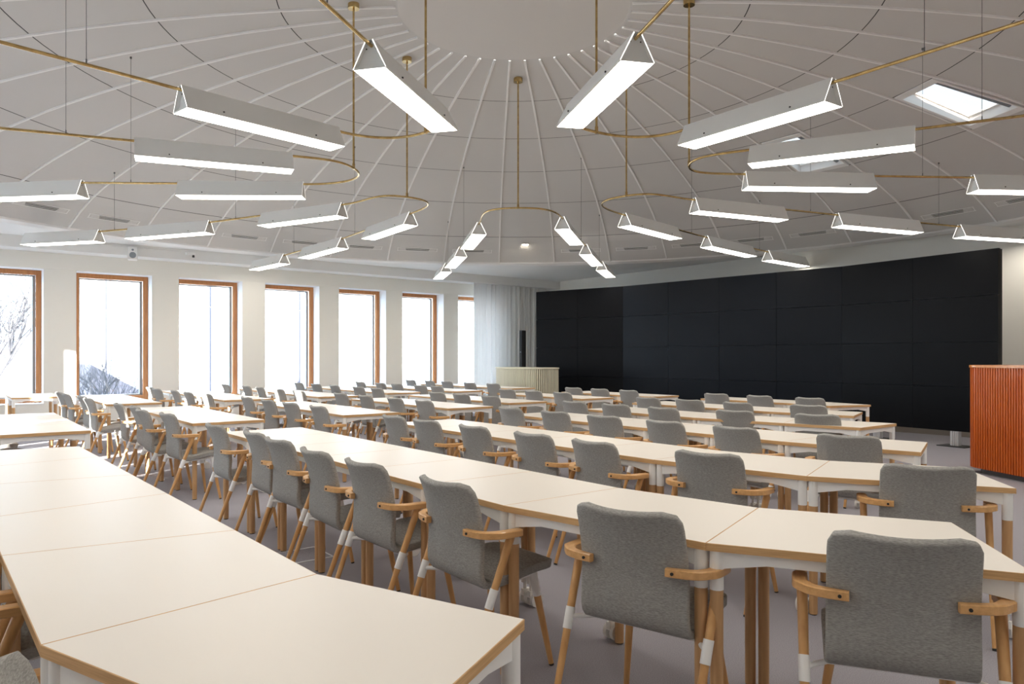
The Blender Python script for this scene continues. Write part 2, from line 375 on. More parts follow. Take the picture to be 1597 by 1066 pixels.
for i, (s0, s1) in enumerate(OPEN):
    window({0: 8, 1: 9}.get(i, i-1), s0, s1)
    # daylight enters here: a sampling portal in the opening
    pl = bpy.data.lights.new('window_portal', 'AREA'); pl.shape = 'RECTANGLE'; pl.size = s1-s0; pl.size_y = ZH-ZS; pl.cycles.is_portal = True
    po = bpy.data.objects.new('window_portal', pl); COL.objects.link(po); po.location = W(T_L-0.46, (s0+s1)/2, (ZS+ZH)/2)
    po.rotation_euler = AX.to_track_quat('-Z', 'Y').to_euler()

# ------------------------------------------------------------------ outside
b = MB(); b.rbox(-60, T_L-0.45, -30, 40, -2.6, -2.5); tag(build(b, 'ground', ['grass']), 'pale ground outside the windows', 'ground'); bpy.data.objects['ground']['kind'] = 'structure'
bd = empty('brick_building', W(-27, 9, -2.5)); tag(bd, 'pale brick building seen through the windows', 'building')
b = MB(); b.box((-3, 4.5, 5.2), (6, 19.2, 10.4)); build(b, 'facade', ['brick'], bd, rz=0).rotation_euler = (0, 0, TH)
bd.rotation_euler = (0, 0, 0)
for sy, wd in ((-4.72, 0.07), (-1.5, 0.13), (1.75, 0.13), (5.2, 0.08)):
    b = MB(); b.cyl((0.12, sy, 0.2), (0.12, sy, 10.2), wd/2, seg=8); p = build(b, 'downpipe', ['pipe'], bd); p.rotation_euler = (0, 0, TH)
for sy, z in ((5.3, 4.2), (5.3, 3.2), (8.9, 4.6), (11.2, 4.6)):
    b = MB(); b.box((0.03, sy, z+1), (0.1, 1.1, 0.9)); p = build(b, 'window', ['reveal'], bd); p.rotation_euler = (0, 0, TH)
an = empty('brick_annex', W(-23.5, 4.35, -2.5), TH); tag(an, 'low dark brick shed in front of the pale building', 'building')
b = MB(); b.prism([(-2.2, -0.9), (0, -0.9), (0, 1.55), (-2.2, 1.55)], 0, 2.02); build(b, 'wall', ['pipe'], an)
b = MB(); b.add([(-2.3, -1.0, 3.68), (0.1, -1.0, 3.68), (0.1, 1.65, 2.05), (-2.3, 1.65, 2.05), (-2.3, -1.0, 1.9), (0.1, -1.0, 1.9), (0.1, 1.65, 1.9), (-2.3, 1.65, 1.9)],
             [(0, 1, 2, 3), (4, 7, 6, 5), (0, 4, 5, 1), (1, 5, 6, 2), (2, 6, 7, 3), (3, 7, 4, 0)]); build(b, 'roof', ['pipe'], an)
def tree(loc, h, seed, label):
    rnd = random.Random(seed); tr = MB(); br = MB()
    def grow(mb, p, d, L, r, lv):
        n = 4; pts = [p]; rads = [r]
        for i in range(n):
            d = (d+Vector((rnd.uniform(-1, 1), rnd.uniform(-1, 1), rnd.uniform(-0.6, 0.8)))*0.16).normalized()
            p = p+d*L/n; pts.append(p); rads.append(r*(1-0.45*(i+1)/n))
            if lv > 0 and i >= 1:
                for _ in range(2 if lv > 1 else 3):
                    nd = (d+Vector((rnd.uniform(-1, 1), rnd.uniform(-1, 1), rnd.uniform(-0.3, 0.9)))*0.85).normalized()
                    grow(br, p, nd, L*rnd.uniform(0.5, 0.72), rads[-1]*0.6, lv-1)
        mb.tube(pts, r, seg=5 if lv < 3 else 8, rads=rads)
    grow(tr, Vector((0, 0, 0)), Vector((0, 0, 1)), h*0.5, h*0.022, 4)
    o = empty('bare_tree', loc); tag(o, label, 'tree', None)
    build(tr, 'trunk', ['bark'], o); build(br, 'branches', ['bark'], o)
tree(W(-31, 1.4, -2.5), 7.6, 3, 'bare leafless tree outside the leftmost window')
tree(W(-20.6, 2.6, -2.5), 4.3, 5, 'bare leafless tree at the left of the second window')
tree(W(-34, -1.4, -2.5), 7.4, 9, 'bare tree at the far left edge outside the leftmost window')

# ------------------------------------------------------------------ tables
Z_T = 0.73
MC = {}
def cached(key, fn):
    if key not in MC: MC[key] = fn()
    return MC[key]
def leg_wood(z0, z1): 
    def f():
        b = MB(); b.cyl((0, 0, z0), (0, 0, z1), 0.0215, 0.0225, seg=14); return b.mesh('leg', ['oak_table'])
    return cached(('lw', z0, z1), f)
def leg_cap():
    def f():
        b = MB(); b.cyl((0, 0, 0.572), (0, 0, 0.704), 0.0235, seg=14); return b.mesh('leg_sleeve', ['white'])
    return cached('lc', f)
def leg_foot():
    def f():
        b = MB(); b.cyl((0, 0, 0.0), (0, 0, 0.012), 0.018, seg=12); return b.mesh('glide', ['dark'])
    return cached('lf', f)
def castor():
    def f():
        b = MB(); b.cyl((0, 0, 0.125), (0, 0, 0.175), 0.023, seg=14); b.cyl((0, 0, 0.07), (0, 0, 0.13), 0.010, seg=10)
        for sx in (-0.022, 0.022): b.cyl((sx-0.010, 0.02, 0.040), (sx+0.010, 0.02, 0.040), 0.040, seg=20)
        b.box((0, 0.008, 0.070), (0.026, 0.05, 0.035)); return b.mesh('castor', ['castor'])
    return cached('ca', f)
def table(q, label, castors='far', group=None):
    """q: near-left, near-right, far-right, far-left corners in plan (z ignored)"""
    q = [Vector((p[0], p[1], 0)) for p in q]; o = (q[0]+q[1])/2; d = (q[1]-q[0]).normalized(); rz = atan2(d.y, d.x)
    R = Matrix.Rotation(-rz, 3, 'Z'); l = [R @ (p-o) for p in q]
    c = sum(l, Vector())/4; g = 0.0004
    def inset(m):
        out = []
        for i in range(4):
            p, a, e = l[i], (l[(i-1) % 4]-l[i]).normalized(), (l[(i+1) % 4]-l[i]).normalized()
            sn = abs(a.cross(e).z); out.append(p+(a+e)*(m/sn))
        return out
    lo = inset(g); li = inset(g+0.0022)
    root = empty('conference_table', (o.x, o.y, 0), rz); tag(root, label, 'table', group)
    b = MB(); z0, z1 = 0.704, Z_T
    v = [(p.x, p.y, z0) for p in lo]+[(p.x, p.y, z1-0.001) for p in lo]+[(p.x, p.y, z1) for p in li]
    b.add(v, [(3, 2, 1, 0)]+[(i, (i+1) % 4, 4+(i+1) % 4, 4+i) for i in range(4)]+[(4+i, 4+(i+1) % 4, 8+(i+1) % 4, 8+i) for i in range(4)], 0)
    b.add(v, [(8, 9, 10, 11)], 1)
    build(b, 'tabletop', ['edge', 'laminate'], root)
    L = inset(0.027)
    b = MB()
    for i in range(4):      # wedge-shaped steel rails from leg to leg
        p, r = L[i], L[(i+1) % 4]; dd = (r-p).normalized(); nn = Vector((-dd.y, dd.x, 0))*0.012; ln = (r-p).length
        A, B2 = p+dd*0.02, r-dd*0.02; m1, m2 = p+dd*min(0.16, ln*0.3), r-dd*min(0.16, ln*0.3)
        prof = [(A, 0.645), (m1, 0.668), (m2, 0.668), (B2, 0.645)]
        vs = []
        for pt, zz in prof:
            for sg in (-1, 1): vs += [(pt.x+nn.x*sg, pt.y+nn.y*sg, zz), (pt.x+nn.x*sg, pt.y+nn.y*sg, 0.703)]
        fs = []
        for k in range(3):
            u = 4*k; fs += [(u, u+4, u+5, u+1), (u+2, u+3, u+7, u+6), (u, u+2, u+6, u+4)]
        fs += [(0, 1, 3, 2), (12, 14, 15, 13)]
        b.add(vs, fs)
    for sx in (-0.12, 0.12):   # folding latch blocks below the top
        b.box((sx, L[0].y+0.11, 0.655), (0.07, 0.05, 0.022))
    build(b, 'rail_frame', ['white'], root)
    for i in range(4):
        cst = (i >= 2) if castors == 'far' else (i == 1)
        lg = link('leg', leg_wood(0.16 if cst else 0.006, 0.575), root, (L[i].x, L[i].y, 0))
        link('leg_sleeve', leg_cap(), lg)
        link('castor' if cst else 'glide', castor() if cst else leg_foot(), lg)
    return root
TA, TB, TD = 0.694, 0.927, 0.690; TAP = math.atan((TB-TA)/2/TD)
def chain(N, Fp, types):
    """tables to the right of the joint N->Fp; 'o' long near edge, 'i' long far edge, number = rectangle"""
    out = []
    for ty in types:
        u = (Fp-N).normalized(); ang = atan2(u.y, u.x)
        if ty == 'o': n, ln, lf = ang+TAP, TB, TA
        elif ty == 'i': n, ln, lf = ang-TAP, TA, TB
        else: n, ln, lf = ang, ty, ty
        # direction of travel
        if ty == 'o': n = ang-(-TAP) if False else ang+TAP
        ax = Vector((cos(n-pi/2), sin(n-pi/2), 0))
        if ty == 'o': ax = Vector((cos(ang-TAP*-1-pi/2), sin(ang-TAP*-1-pi/2), 0))
        N2, F2 = N+ax*ln, Fp+ax*lf
        out.append((N, N2, F2, Fp)); N, Fp = N2, F2
    return out
ORD = ['first', 'second', 'third', 'fourth', 'fifth', 'sixth', 'seventh', 'eighth', 'ninth']
ROWN = {1: 'nearest row', 2: 'second-nearest row', 3: 'third-nearest row', 4: 'fourth-nearest row', 5: 'fifth-nearest row', 6: 'sixth-nearest row', 7: 'farthest row'}
BLK = {'mid': 'right-hand block', 'c2': 'centre-left block', 'c3': 'block beside the windows'}
def put_tables(blk, row, quads, castors='far'):
    for i, q in enumerate(quads):
        castors = 'far' if abs((q[1]-q[0]).length-(q[2]-q[3]).length) < 0.02 else 'near'
        shape = 'white-topped table with oak edge'
        table(q, '%s, %s from left, %s, %s' % (shape, ORD[i], ROWN[row], BLK[blk]), castors, 'tables in the %s' % BLK[blk])
S_EDGE = TD
def rects(blk, row, t0, t1, s, n, extra=(), castors='far'):
    step = (t1-t0)/n; N, Fp = W(t0, s), W(t0, s+TD)
    put_tables(blk, row, chain(N, Fp, [step]*n+list(extra)), castors)
# nearest row: alternating trapezoids ending in a bend
def nearest():
    P_N, P_F = Vector((-1.020, 1.587, 0)), Vector((-0.560, 2.111, 0))
    ang = atan2(P_F.y-P_N.y, P_F.x-P_N.x)
    right = chain(P_N, P_F, ['o', 'o'])
    # go left: o, i, o, i, o
    N, Fp = P_N, P_F; left = []
    for ty in ('o', 'i', 'o', 'i', 'o'):
        u = (Fp-N).normalized(); a = atan2(u.y, u.x); tp = TAP if ty == 'o' else -TAP
        n = a-tp; ln, lf = (TB, TA) if ty == 'o' else (TA, TB)
        ax = Vector((cos(n+pi/2), sin(n+pi/2), 0)); N2, F2 = N+ax*ln, Fp+ax*lf
        left.append((N2, N, Fp, F2)); N, Fp = N2, F2
    return left[::-1]+right[:1]
NEAR = nearest()
put_tables('mid', 1, NEAR)
rects('mid', 2, -6.36, -2.455, 1.875, 6, ('o', 'o'))
rects('mid', 3, -6.26, -3.00, 3.44, 5, ('o', 'o'))
rects('mid', 4, -6.40, -3.065, 4.945, 5, ('o',))
rects('mid', 5, -6.50, -4.84, 6.20, 2, ('o', 'i'))
rects('mid', 6, -7.00, -4.86, 7.58, 3, ('o',))
rects('mid', 7, -7.10, -5.66, 9.22, 2, ('i',))
rects('c2', 1, -9.80, -7.19, 0.345, 3)
rects('c2', 2, -10.08, -7.36, 1.90, 4)
rects('c2', 3, -10.14, -7.40, 3.46, 4)
rects('c2', 4, -10.30, -7.60, 4.94, 4)
rects('c2', 5, -10.75, -8.0, 6.20, 4)
rects('c2', 6, -10.25, -8.13, 7.70, 3)
rects('c2', 7, -10.05, -7.90, 9.00, 3)
rects('c3', 1, -15.30, -13.85, 0.90, 2)
rects('c3', 2, -14.00, -11.10, 1.78, 4)
rects('c3', 3, -15.05, -11.10, 3.31, 6)
rects('c3', 4, -15.05, -11.13, 4.78, 6)
rects('c3', 5, -15.20, -11.60, 6.25, 5)
rects('c3', 6, -15.30, -11.45, 7.54, 5)
rects('c3', 7, -15.30, -11.80, 9.15, 5)

# ------------------------------------------------------------------ chairs
def shell_mesh(name, prof, wfun, thick, nx=12, curve=0.0, dip=0.0, crown=False):
    """upholstered sheet swept along a side profile of (y,z); x across; rounded by wfun(v)"""
    # arc-length resample
    pts = [Vector((0, y, z)) for y, z in prof]; L = [0]
    for i in range(1, len(pts)): L.append(L[-1]+(pts[i]-pts[i-1]).length)
    n = 20; sm = []
    for k in range(n+1):
        d = L[-1]*k/n; i = 0
        while i < len(L)-2 and L[i+1] < d: i += 1
        f = (d-L[i])/(L[i+1]-L[i]); 
        p0 = pts[max(i-1, 0)]; p1 = pts[i]; p2 = pts[i+1]; p3 = pts[min(i+2, len(pts)-1)]
        sm.append(0.5*((2*p1)+(p2-p0)*f+(2*p0-5*p1+4*p2-p3)*f*f+(3*p1-p0-3*p2+p3)*f**3))
    vs = []; fs = []
    for k, p in enumerate(sm):
        hw = wfun(L[-1]*k/n, L[-1])
        for j in range(nx+1):
            u = -1+2*j/nx; x = u*hw
            yy = p.y+curve*(abs(x)/0.21)**2*max(0, 1-k/n*1.1)
            zz = p.z+(dip*(x/0.21)**2*max(0, 1-k/(n*0.35)) if dip else 0)
            vs.append((x, yy, zz))
    for k in range(n):
        for j in range(nx): a = k*(nx+1)+j; fs.append((a, a+1, a+nx+2, a+nx+1))
    me = bpy.data.meshes.new(name); me.from_pydata(vs, [], fs)
    for p in me.polygons: p.use_smooth = True
    o = bpy.data.objects.new('tmp', me); COL.objects.link(o)
    s = o.modifiers.new('s', 'SOLIDIFY'); s.thickness = thick; s.offset = 0; s.use_rim = True
    bv = o.modifiers.new('b', 'BEVEL'); bv.width = thick*0.40; bv.segments = 3; bv.limit_method = 'ANGLE'; bv.angle_limit = radians(50)
    dg = bpy.context.evaluated_depsgraph_get(); m2 = bpy.data.meshes.new_from_object(o.evaluated_get(dg)); bpy.data.objects.remove(o)
    m2.name = name; m2.materials.clear(); m2.materials.append(M['fabric'])
    for p in m2.polygons: p.use_smooth = True
    return m2
def wback(d, L):
    r = 0.062; hw = 0.204+0.008*min(1, d/L)
    if d < r: hw -= r-math.sqrt(max(0, r*r-(r-d)**2))
    return hw
def wseat(d, L):
    r = 0.09; hw = 0.212; e = L-d
    if e < r: hw -= r-math.sqrt(max(0, r*r-(r-e)**2))
    return hw
ME = {}
ME['back'] = shell_mesh('backrest', [(0.0, 0.825), (0.036, 0.76), (0.064, 0.69), (0.083, 0.62), (0.092, 0.56), (0.096, 0.49), (0.105, 0.435), (0.132, 0.406), (0.175, 0.404)], wback, 0.030, curve=0.058, dip=0.016)
ME['seat'] = shell_mesh('seat', [(0.150, 0.408), (0.21, 0.410), (0.30, 0.424), (0.39, 0.438), (0.47, 0.440), (0.52, 0.428)], wseat, 0.038)
def arm_mesh(sg):
    # flat curved arm: from the shell's back, out and forward to a rounded paddle
    path = [(0.145, 0.064, 0.024), (0.200, 0.072, 0.030), (0.247, 0.090, 0.036), (0.272, 0.122, 0.042), (0.282, 0.140, 0.046), (0.284, 0.190, 0.048), (0.283, 0.232, 0.046), (0.281, 0.250, 0.034)]
    # refine
    pts = []
    for i in range(len(path)-1):
        p0 = path[max(i-1, 0)]; p1 = path[i]; p2 = path[i+1]; p3 = path[min(i+2, len(path)-1)]
        for k in range(3):
            f = k/3; pts.append(tuple(0.5*((2*p1[c])+(p2[c]-p0[c])*f+(2*p0[c]-5*p1[c]+4*p2[c]-p3[c])*f*f+(3*p1[c]-p0[c]-3*p2[c]+p3[c])*f**3) for c in range(3)))
    pts.append(path[-1]); n = len(pts); vs = []
    for i, (x, y, w_) in enumerate(pts):
        x0, y0 = pts[max(i-1, 0)][:2]; x1, y1 = pts[min(i+1, n-1)][:2]; d = Vector((x1-x0, y1-y0)).normalized(); nn = Vector((-d.y, d.x))
        hh = 0.0145; zc = 0.630-0.004*abs(i-n/2)/n
        for a, zz in ((-0.5, -0.8), (-0.5, 0.8), (-0.36, 1), (0.36, 1), (0.5, 0.8), (0.5, -0.8), (0.36, -1), (-0.36, -1)):
            vs.append((sg*(x+nn.x*w_*a), y+nn.y*w_*a, zc+hh*zz))
    fs = []
    for i in range(n-1):
        for k in range(8):
            f = (i*8+k, i*8+(k+1) % 8, (i+1)*8+(k+1) % 8, (i+1)*8+k); fs.append(f if sg < 0 else f[::-1])
    fs += [tuple(range(8)), tuple(range((n-1)*8, n*8))[::-1]]
    b = MB(); b.add(vs, fs, 0, False); me = b.mesh('armrest', ['oak_h']); return me
def seg_mesh(name, m, a, c, r0, r1, seg=12):
    b = MB(); b.cyl(a, c, r0, r1, seg); return b.mesh(name, [m])
def lerp(a, c, f): return tuple(a[i]+(c[i]-a[i])*f for i in range(3))
for sg in (-1, 1):
    ME['arm', sg] = arm_mesh(sg)
    ME['screw', sg] = seg_mesh('screw', 'dark', (sg*0.172, 0.056, 0.628), (sg*0.172, 0.0495, 0.628), 0.0055, 0.0055, 10)
    top, foot = (sg*0.277, 0.205, 0.618), (sg*0.262, -0.035, 0.0)
    ME['rleg', sg] = seg_mesh('leg', 'oak', lerp(top, foot, 0.985), top, 0.0115, 0.0175)
    ME['rsl', sg] = seg_mesh('leg_sleeve', 'white', lerp(top, foot, 0.455), lerp(top, foot, 0.335), 0.0178, 0.0182, 14)
    ME['rgl', sg] = seg_mesh('glide', 'dark', foot, lerp(top, foot, 0.985), 0.011, 0.011)
    ft, ff = (sg*0.165, 0.405, 0.418), (sg*0.222, 0.470, 0.0)
    ME['fleg', sg] = seg_mesh('leg', 'oak', lerp(ft, ff, 0.98), lerp(ft, ff, 0.25), 0.0115, 0.0165)
    ME['fsl', sg] = seg_mesh('leg_sleeve', 'white', lerp(ft, ff, 0.27), ft, 0.0175, 0.021, 14)
    ME['fgl', sg] = seg_mesh('glide', 'dark', ff, lerp(ft, ff, 0.98), 0.011, 0.011)
b = MB()
b.tube([(-0.266, 0.110, 0.380), (-0.20, 0.185, 0.378), (0.20, 0.185, 0.378), (0.266, 0.110, 0.380)], 0.010, 8)
b.tube([(-0.165, 0.405, 0.402), (0.165, 0.405, 0.402)], 0.011, 8)
for sg in (-1, 1): b.tube([(sg*0.15, 0.185, 0.379), (sg*0.165, 0.28, 0.388), (sg*0.165, 0.405, 0.402)], 0.009, 8)
ME['frame'] = b.mesh('seat_frame', ['white'])
def make_chair():
    r = empty('armchair', (0, 0, 0))
    link('backrest', ME['back'], r); link('seat', ME['seat'], r); link('seat_frame', ME['frame'], r)
    for sg in (-1, 1):
        a = link('armrest', ME['arm', sg], r); link('screw', ME['screw', sg], a)
        l = link('leg', ME['rleg', sg], r); link('leg_sleeve', ME['rsl', sg], l); link('glide', ME['rgl', sg], l)
        l = link('leg', ME['fleg', sg], r); link('leg_sleeve', ME['fsl', sg], l); link('glide', ME['fgl', sg], l)
    return r
def dup(root):
    r = root.copy(); COL.objects.link(r)
    for ch in list(root.children):
        c = ch.copy(); COL.objects.link(c); c.parent = r
        for g in list(ch.children):
            d = g.copy(); COL.objects.link(d); d.parent = c
    return r
PROTO = make_chair(); used = [False]
def chair(pos, rz, label, group):
    o = dup(PROTO) if used[0] else PROTO
    used[0] = True
    o.location = (pos[0], pos[1], 0); o.rotation_euler = (0, 0, rz); tag(o, label, 'chair', group); return o
def put_chairs(blk, row, s, xs, special=()):
    """xs: measured sight lines to the left edge of each backrest; special: (X, Y, deg)"""
    lst = []
    S0 = s
    for x in xs:
        s = S0
        if isinstance(x, tuple): x, s = x
        k = (x-CX)/F; d = Vector((k, 1, 0)); D = s/d.dot(NX); p = d*D+AX*0.205
        lst.append((p.x, p.y, TH+radians(random.uniform(-3, 3))))
    for X, Y, dg in special: lst.append((X, Y, radians(dg)))
    for i, (x, y, rz) in enumerate(lst):
        p = Vector((x, y, 0))
        chair(p, rz, 'grey upholstered armchair, %s from left, %s, %s' % (ORD[i], ROWN[row], BLK[blk]), 'armchairs in the %s' % BLK[blk])
put_chairs('mid', 2, 1.66, [(313, 1.665), (370.4, 1.712), (404, 1.678), (455.5, 1.64), (525, 1.645), (638, 1.66)], [(0.365, 2.515, -37), (1.135, 2.115, -21)])
put_chairs('mid', 3, 3.20, [588, 635.6, 705.2, 791.6, 879.5], [(1.045, 4.03, -42), (2.00, 3.52, -23)])
put_chairs('mid', 4, 4.71, [770.3, 836.5, 909.4, 999, 1103], [(2.24, 4.93, -38)])
put_chairs('mid', 5, 5.98, [871.7, 933.8, 1004.5], [(2.18, 7.30, -45), (2.80, 6.78, -38)])
put_chairs('mid', 6, 7.36, [987, 1050, 1121.7], [(3.25, 8.12, -43)])
put_chairs('mid', 7, 8.95, [1095, 1160], [(3.87, 9.62, -50)])
put_chairs('c2', 2, 1.66, [(173, 1.585), (197, 1.63), (207, 1.58), (244, 1.655)])
put_chairs('c2', 3, 3.20, [370.6, 402, 435, 476.6])
put_chairs('c2', 4, 4.66, [516, 553.3, 597.6, 641])
put_chairs('c2', 5, 5.95, [665, 701.4, 745.5])
put_chairs('c2', 6, 7.44, [774.3, 814.2, 857.9])
put_chairs('c2', 7, 8.78, [878, 917.7, 961.4])
put_chairs('c3', 2, 1.50, [(84.5, 1.41), (95, 1.42), (118.7, 1.51), (127.5, 1.49)])
put_chairs('c3', 3, 3.02, [(225, 2.93), (235, 2.88), (262.5, 2.95), (282, 2.97), (309.5, 3.02)])
put_chairs('c3', 4, 4.46, [342, 374, 394.4, 422.6, 452.6])
put_chairs('c3', 5, 5.95, [456, 482, 510, 546.5, 574.3])
put_chairs('c3', 6, 7.25, [551.5, 582, 607, 642.8, 667.6])
put_chairs('c3', 7, 8.85, [630, 659, 685.4, 720.2, 756])
# nearest row: seen from its end, tucked under the outer edge
for i, t in enumerate((-5.15, -4.43, -3.71, -2.98, -2.25, -1.40)):
    s = -0.02 if i < 5 else 0.055
    chair(W(t, s), TH+(radians(2) if i == 5 else 0), 'grey upholstered armchair, %s from left, nearest row, right-hand block' % ORD[i], 'armchairs in the right-hand block')
for i, t in enumerate((-9.4, -8.6, -7.8)):
    chair(W(t, 0.14), TH, 'grey upholstered armchair, %s from left, nearest row, centre-left block' % ORD[i], 'armchairs in the centre-left block')

# ------------------------------------------------------------------ chandeliers
LL = 1.45
def lampz(h): return EYE+h
H1, H2, H3 = 2.085, 2.05, 2.0
def mk_shade():
    b = MB(); hw0, hw1, zt, zb, th = 0.026, 0.120, 0.030, -0.160, 0.006
    for sg in (-1, 1):
        p = [(sg*hw0, zt), (sg*hw1, zb), (sg*(hw1-th), zb), (sg*(hw0-th), zt-th)]
        sh = 0.0
        vs = [(x0, y, z) for x0 in (0.0, LL) for y, z in p]
        fs = [(0, 1, 5, 4), (1, 2, 6, 5), (2, 3, 7, 6), (3, 0, 4, 7), (3, 2, 1, 0), (4, 5, 6, 7)]
        b.add(vs, fs[:4]); b.add(vs, fs[4:], 2)
    b.box((LL/2, 0, zt-0.002), (LL, 2*hw0, 0.005))
    for x in (0.3, LL-0.3):
        for sg in (-1, 1): b.box((x, sg*(hw1-0.012), zb+0.034), (0.010, 0.010, 0.010), mi=1)
    return b.mesh('lamp_shade', ['shade', 'dark', 'glow'])
def mk_diff():
    b = MB(); b.box((LL/2, 0, -0.158), (LL-0.004, 0.224, 0.012)); b.mi[0] = 1
    return b.mesh('diffuser', ['shade', 'diff'])
def mk_end(x):
    b = MB(); y0, y1, z0, z1 = 0.020, 0.108, 0.024, -0.150
    vs = [(x+dx, y, z) for dx in (0, 0.006) for y, z in ((-y0, z0), (y0, z0), (y1, z1), (-y1, z1))]
    b.add(vs, [(0, 1, 2, 3), (7, 6, 5, 4), (0, 4, 5, 1), (1, 5, 6, 2), (2, 6, 7, 3), (3, 7, 4, 0)])
    for sg in (-1, 1): b.box((x if x < 0.5 else x+0.006, sg*0.035, -0.02), (0.006, 0.008, 0.008), mi=1)
    return b.mesh('end_plate', ['shade', 'dark'])
LM = (mk_shade(), mk_diff(), mk_end(0.035), mk_end(LL-0.041))
def lamp(root, p, q):
    """p, q: ends of the lamp's axis (world)"""
    o = link('lamp_shade', LM[0], root); d = (q-p).normalized()
    o.location = p-root.location; o.rotation_euler = (0, -math.asin(max(-1, min(1, d.z))), atan2(d.y, d.x))
    link('diffuser', LM[1], o); link('end_plate', LM[2], o); link('end_plate', LM[3], o)
def P3(v, h): return Vector((v[0], v[1], EYE+h))
def px(x, y, h): v = plan(x, y, h); return Vector((v.x, v.y, EYE+h))
def along(p, d, L, h): v = Vector((p[0], p[1], 0))+Vector((d[0], d[1], 0)).normalized()*L; return Vector((v.x, v.y, EYE+h))
ARMS = [
 ('centre', (0.085, 10.2), [px(747, 349, H1), px(718.6, 386.6, H2), px(696, 412, H3)], [px(876.8, 340, H1), px(913, 382.7, H2), px(938, 409, H3)], 'brass chandelier in the centre, before the bright ceiling downlight'),
 ('left2', (-1.36, 9.51), [px(534, 319, H1), px(327, 346.5, H2), px(155.3, 360.7, H3)], [px(640.5, 333, H1), px(534, 372, H2), px(443.8, 397.8, H3)], 'brass chandelier directly left of the central one, pointing at the windows'),
 ('left3', (-1.74, 8.065), [px(455.8, 243, H1), along((-4.62, 6.53), (0, 1), 0, H2), along((-6.9, 5.4), (0, 1), 0, H3)], [px(473.5, 287, H1), px(129, 284.8, H2), along((-7.6, 8.75), (0, 1), 0, H3)], 'brass chandelier spreading left, its curved rod nearest the left windows'),
 ('left4', (-0.797, 6.78), [Vector((-0.573, 6.23, EYE+H1)), Vector((-1.22, 3.75, EYE+H2)), Vector((-1.8, 1.5, EYE+H3))], [px(526, 204, H1), Vector((-3.42, 4.66, EYE+H2)), Vector((-5.1, 2.75, EYE+H3))], 'brass chandelier at upper left, nearest the camera'),
 ('right4', (0.78, 6.78), [px(1070.4, 201.5, H1), Vector((3.16, 4.42, EYE+H2)), Vector((4.7, 2.5, EYE+H3))], [Vector((0.484, 6.13, EYE+H1)), Vector((1.05, 3.65, EYE+H2)), Vector((1.6, 1.4, EYE+H3))], 'brass chandelier at upper right, nearest the camera'),
 ('right3', (1.92, 7.96), [px(1161.8, 271.3, H1), px(1517, 276.6, H2), Vector((7.75, 8.3, EYE+H3))], [px(1170, 233.4, H1), Vector((4.52, 6.12, EYE+H2)), Vector((6.65, 5.0, EYE+H3))], 'brass chandelier spreading right, below the two skylights'),
 ('right2', (1.47, 9.436), [px(973.8, 335, H1), px(1101.6, 370, H2), px(1196.8, 392.4, H3)], [px(1082.8, 311.4, H1), px(1305.7, 335, H2), px(1496, 353, H3)], 'brass chandelier directly right of the central one, pointing at the screen'),
]
def ceil_z(p):
    r = hypot(p.x-DC.x, p.y-DC.y); return EYE+hz(r) if r < 8.43 else Z_SOF
for key, ap, A1, A2, label in ARMS:
    apex = P3(ap, H1); root = empty('chandelier', (ap[0], ap[1], ceil_z(apex))); tag(root, label, 'lamp', 'brass chandeliers')
    rl = root.location.copy(); cz = ceil_z(apex)
    b = MB(); b.cyl((0, 0, -0.055), (0, 0, 0.01), 0.062, seg=24); build(b, 'canopy', ['brass'], root)
    b = MB(); b.cyl(apex-rl, Vector((0, 0, -0.04)), 0.011, seg=10); b.cyl(apex-rl+Vector((0, 0, -0.012)), apex-rl+Vector((0, 0, 0.05)), 0.016, seg=10); build(b, 'stem', ['brass'], root)
    # curved rod: Hermite arcs from apex to each first lamp
    pts = []
    mid = (A1[0]+A2[0])/2; rad = (mid-apex); rad.z = 0
    lat = Vector((-rad.y, rad.x, 0)).normalized()
    for A, rev in ((A1, True), (A2, False)):
        e0 = A[0]; d1 = (A[1]-A[0]).normalized(); L = (e0-apex).length
        lt = lat if (e0-apex).dot(lat) > 0 else -lat
        t0 = lt*L*1.35; t1 = d1*L*1.35; seg = []
        for k in range(15):
            f = k/14; seg.append((2*f**3-3*f*f+1)*apex+(f**3-2*f*f+f)*t0+(-2*f**3+3*f*f)*e0+(f**3-f*f)*t1)
        seg.append(e0+d1*0.05)
        if rev: pts = seg[::-1]
        else: pts += seg[1:]
    b = MB(); b.tube([p-rl for p in pts], 0.0125, 10); build(b, 'curved_rod', ['brass'], root)
    for A in (A1, A2):
        n = len(A); ends = []
        for i in range(n):
            d = (A[i+1]-A[i]).normalized() if i+1 < n else (A[i]-A[i-1]).normalized()
            if i+1 == n: d.z = 0; d.normalize()
            q = A[i]+d*LL; lamp(root, A[i], q); ends.append((q, d))
        for i in range(n-1):
            b = MB(); p0 = ends[i][0]-ends[i][1]*0.05; p1 = A[i+1]+(A[i+1]-ends[i][0]).normalized()*0.05
            b.cyl(p0-rl, p1-rl, 0.0125, seg=10); build(b, 'rod', ['brass'], root)
            m = (p0+p1)/2; b = MB(); zc = ceil_z(m); b.cyl(m-rl+Vector((0, 0, 0.01)), Vector((m.x, m.y, zc))-rl, 0.0022, seg=6); b.cyl(m-rl+Vector((0, 0, 0.008)), m-rl+Vector((0, 0, 0.04)), 0.005, seg=6)
            b.cyl(Vector((m.x, m.y, zc-0.02))-rl, Vector((m.x, m.y, zc+0.004))-rl, 0.012, seg=8); build(b, 'hanging_wire', ['wire'], root)

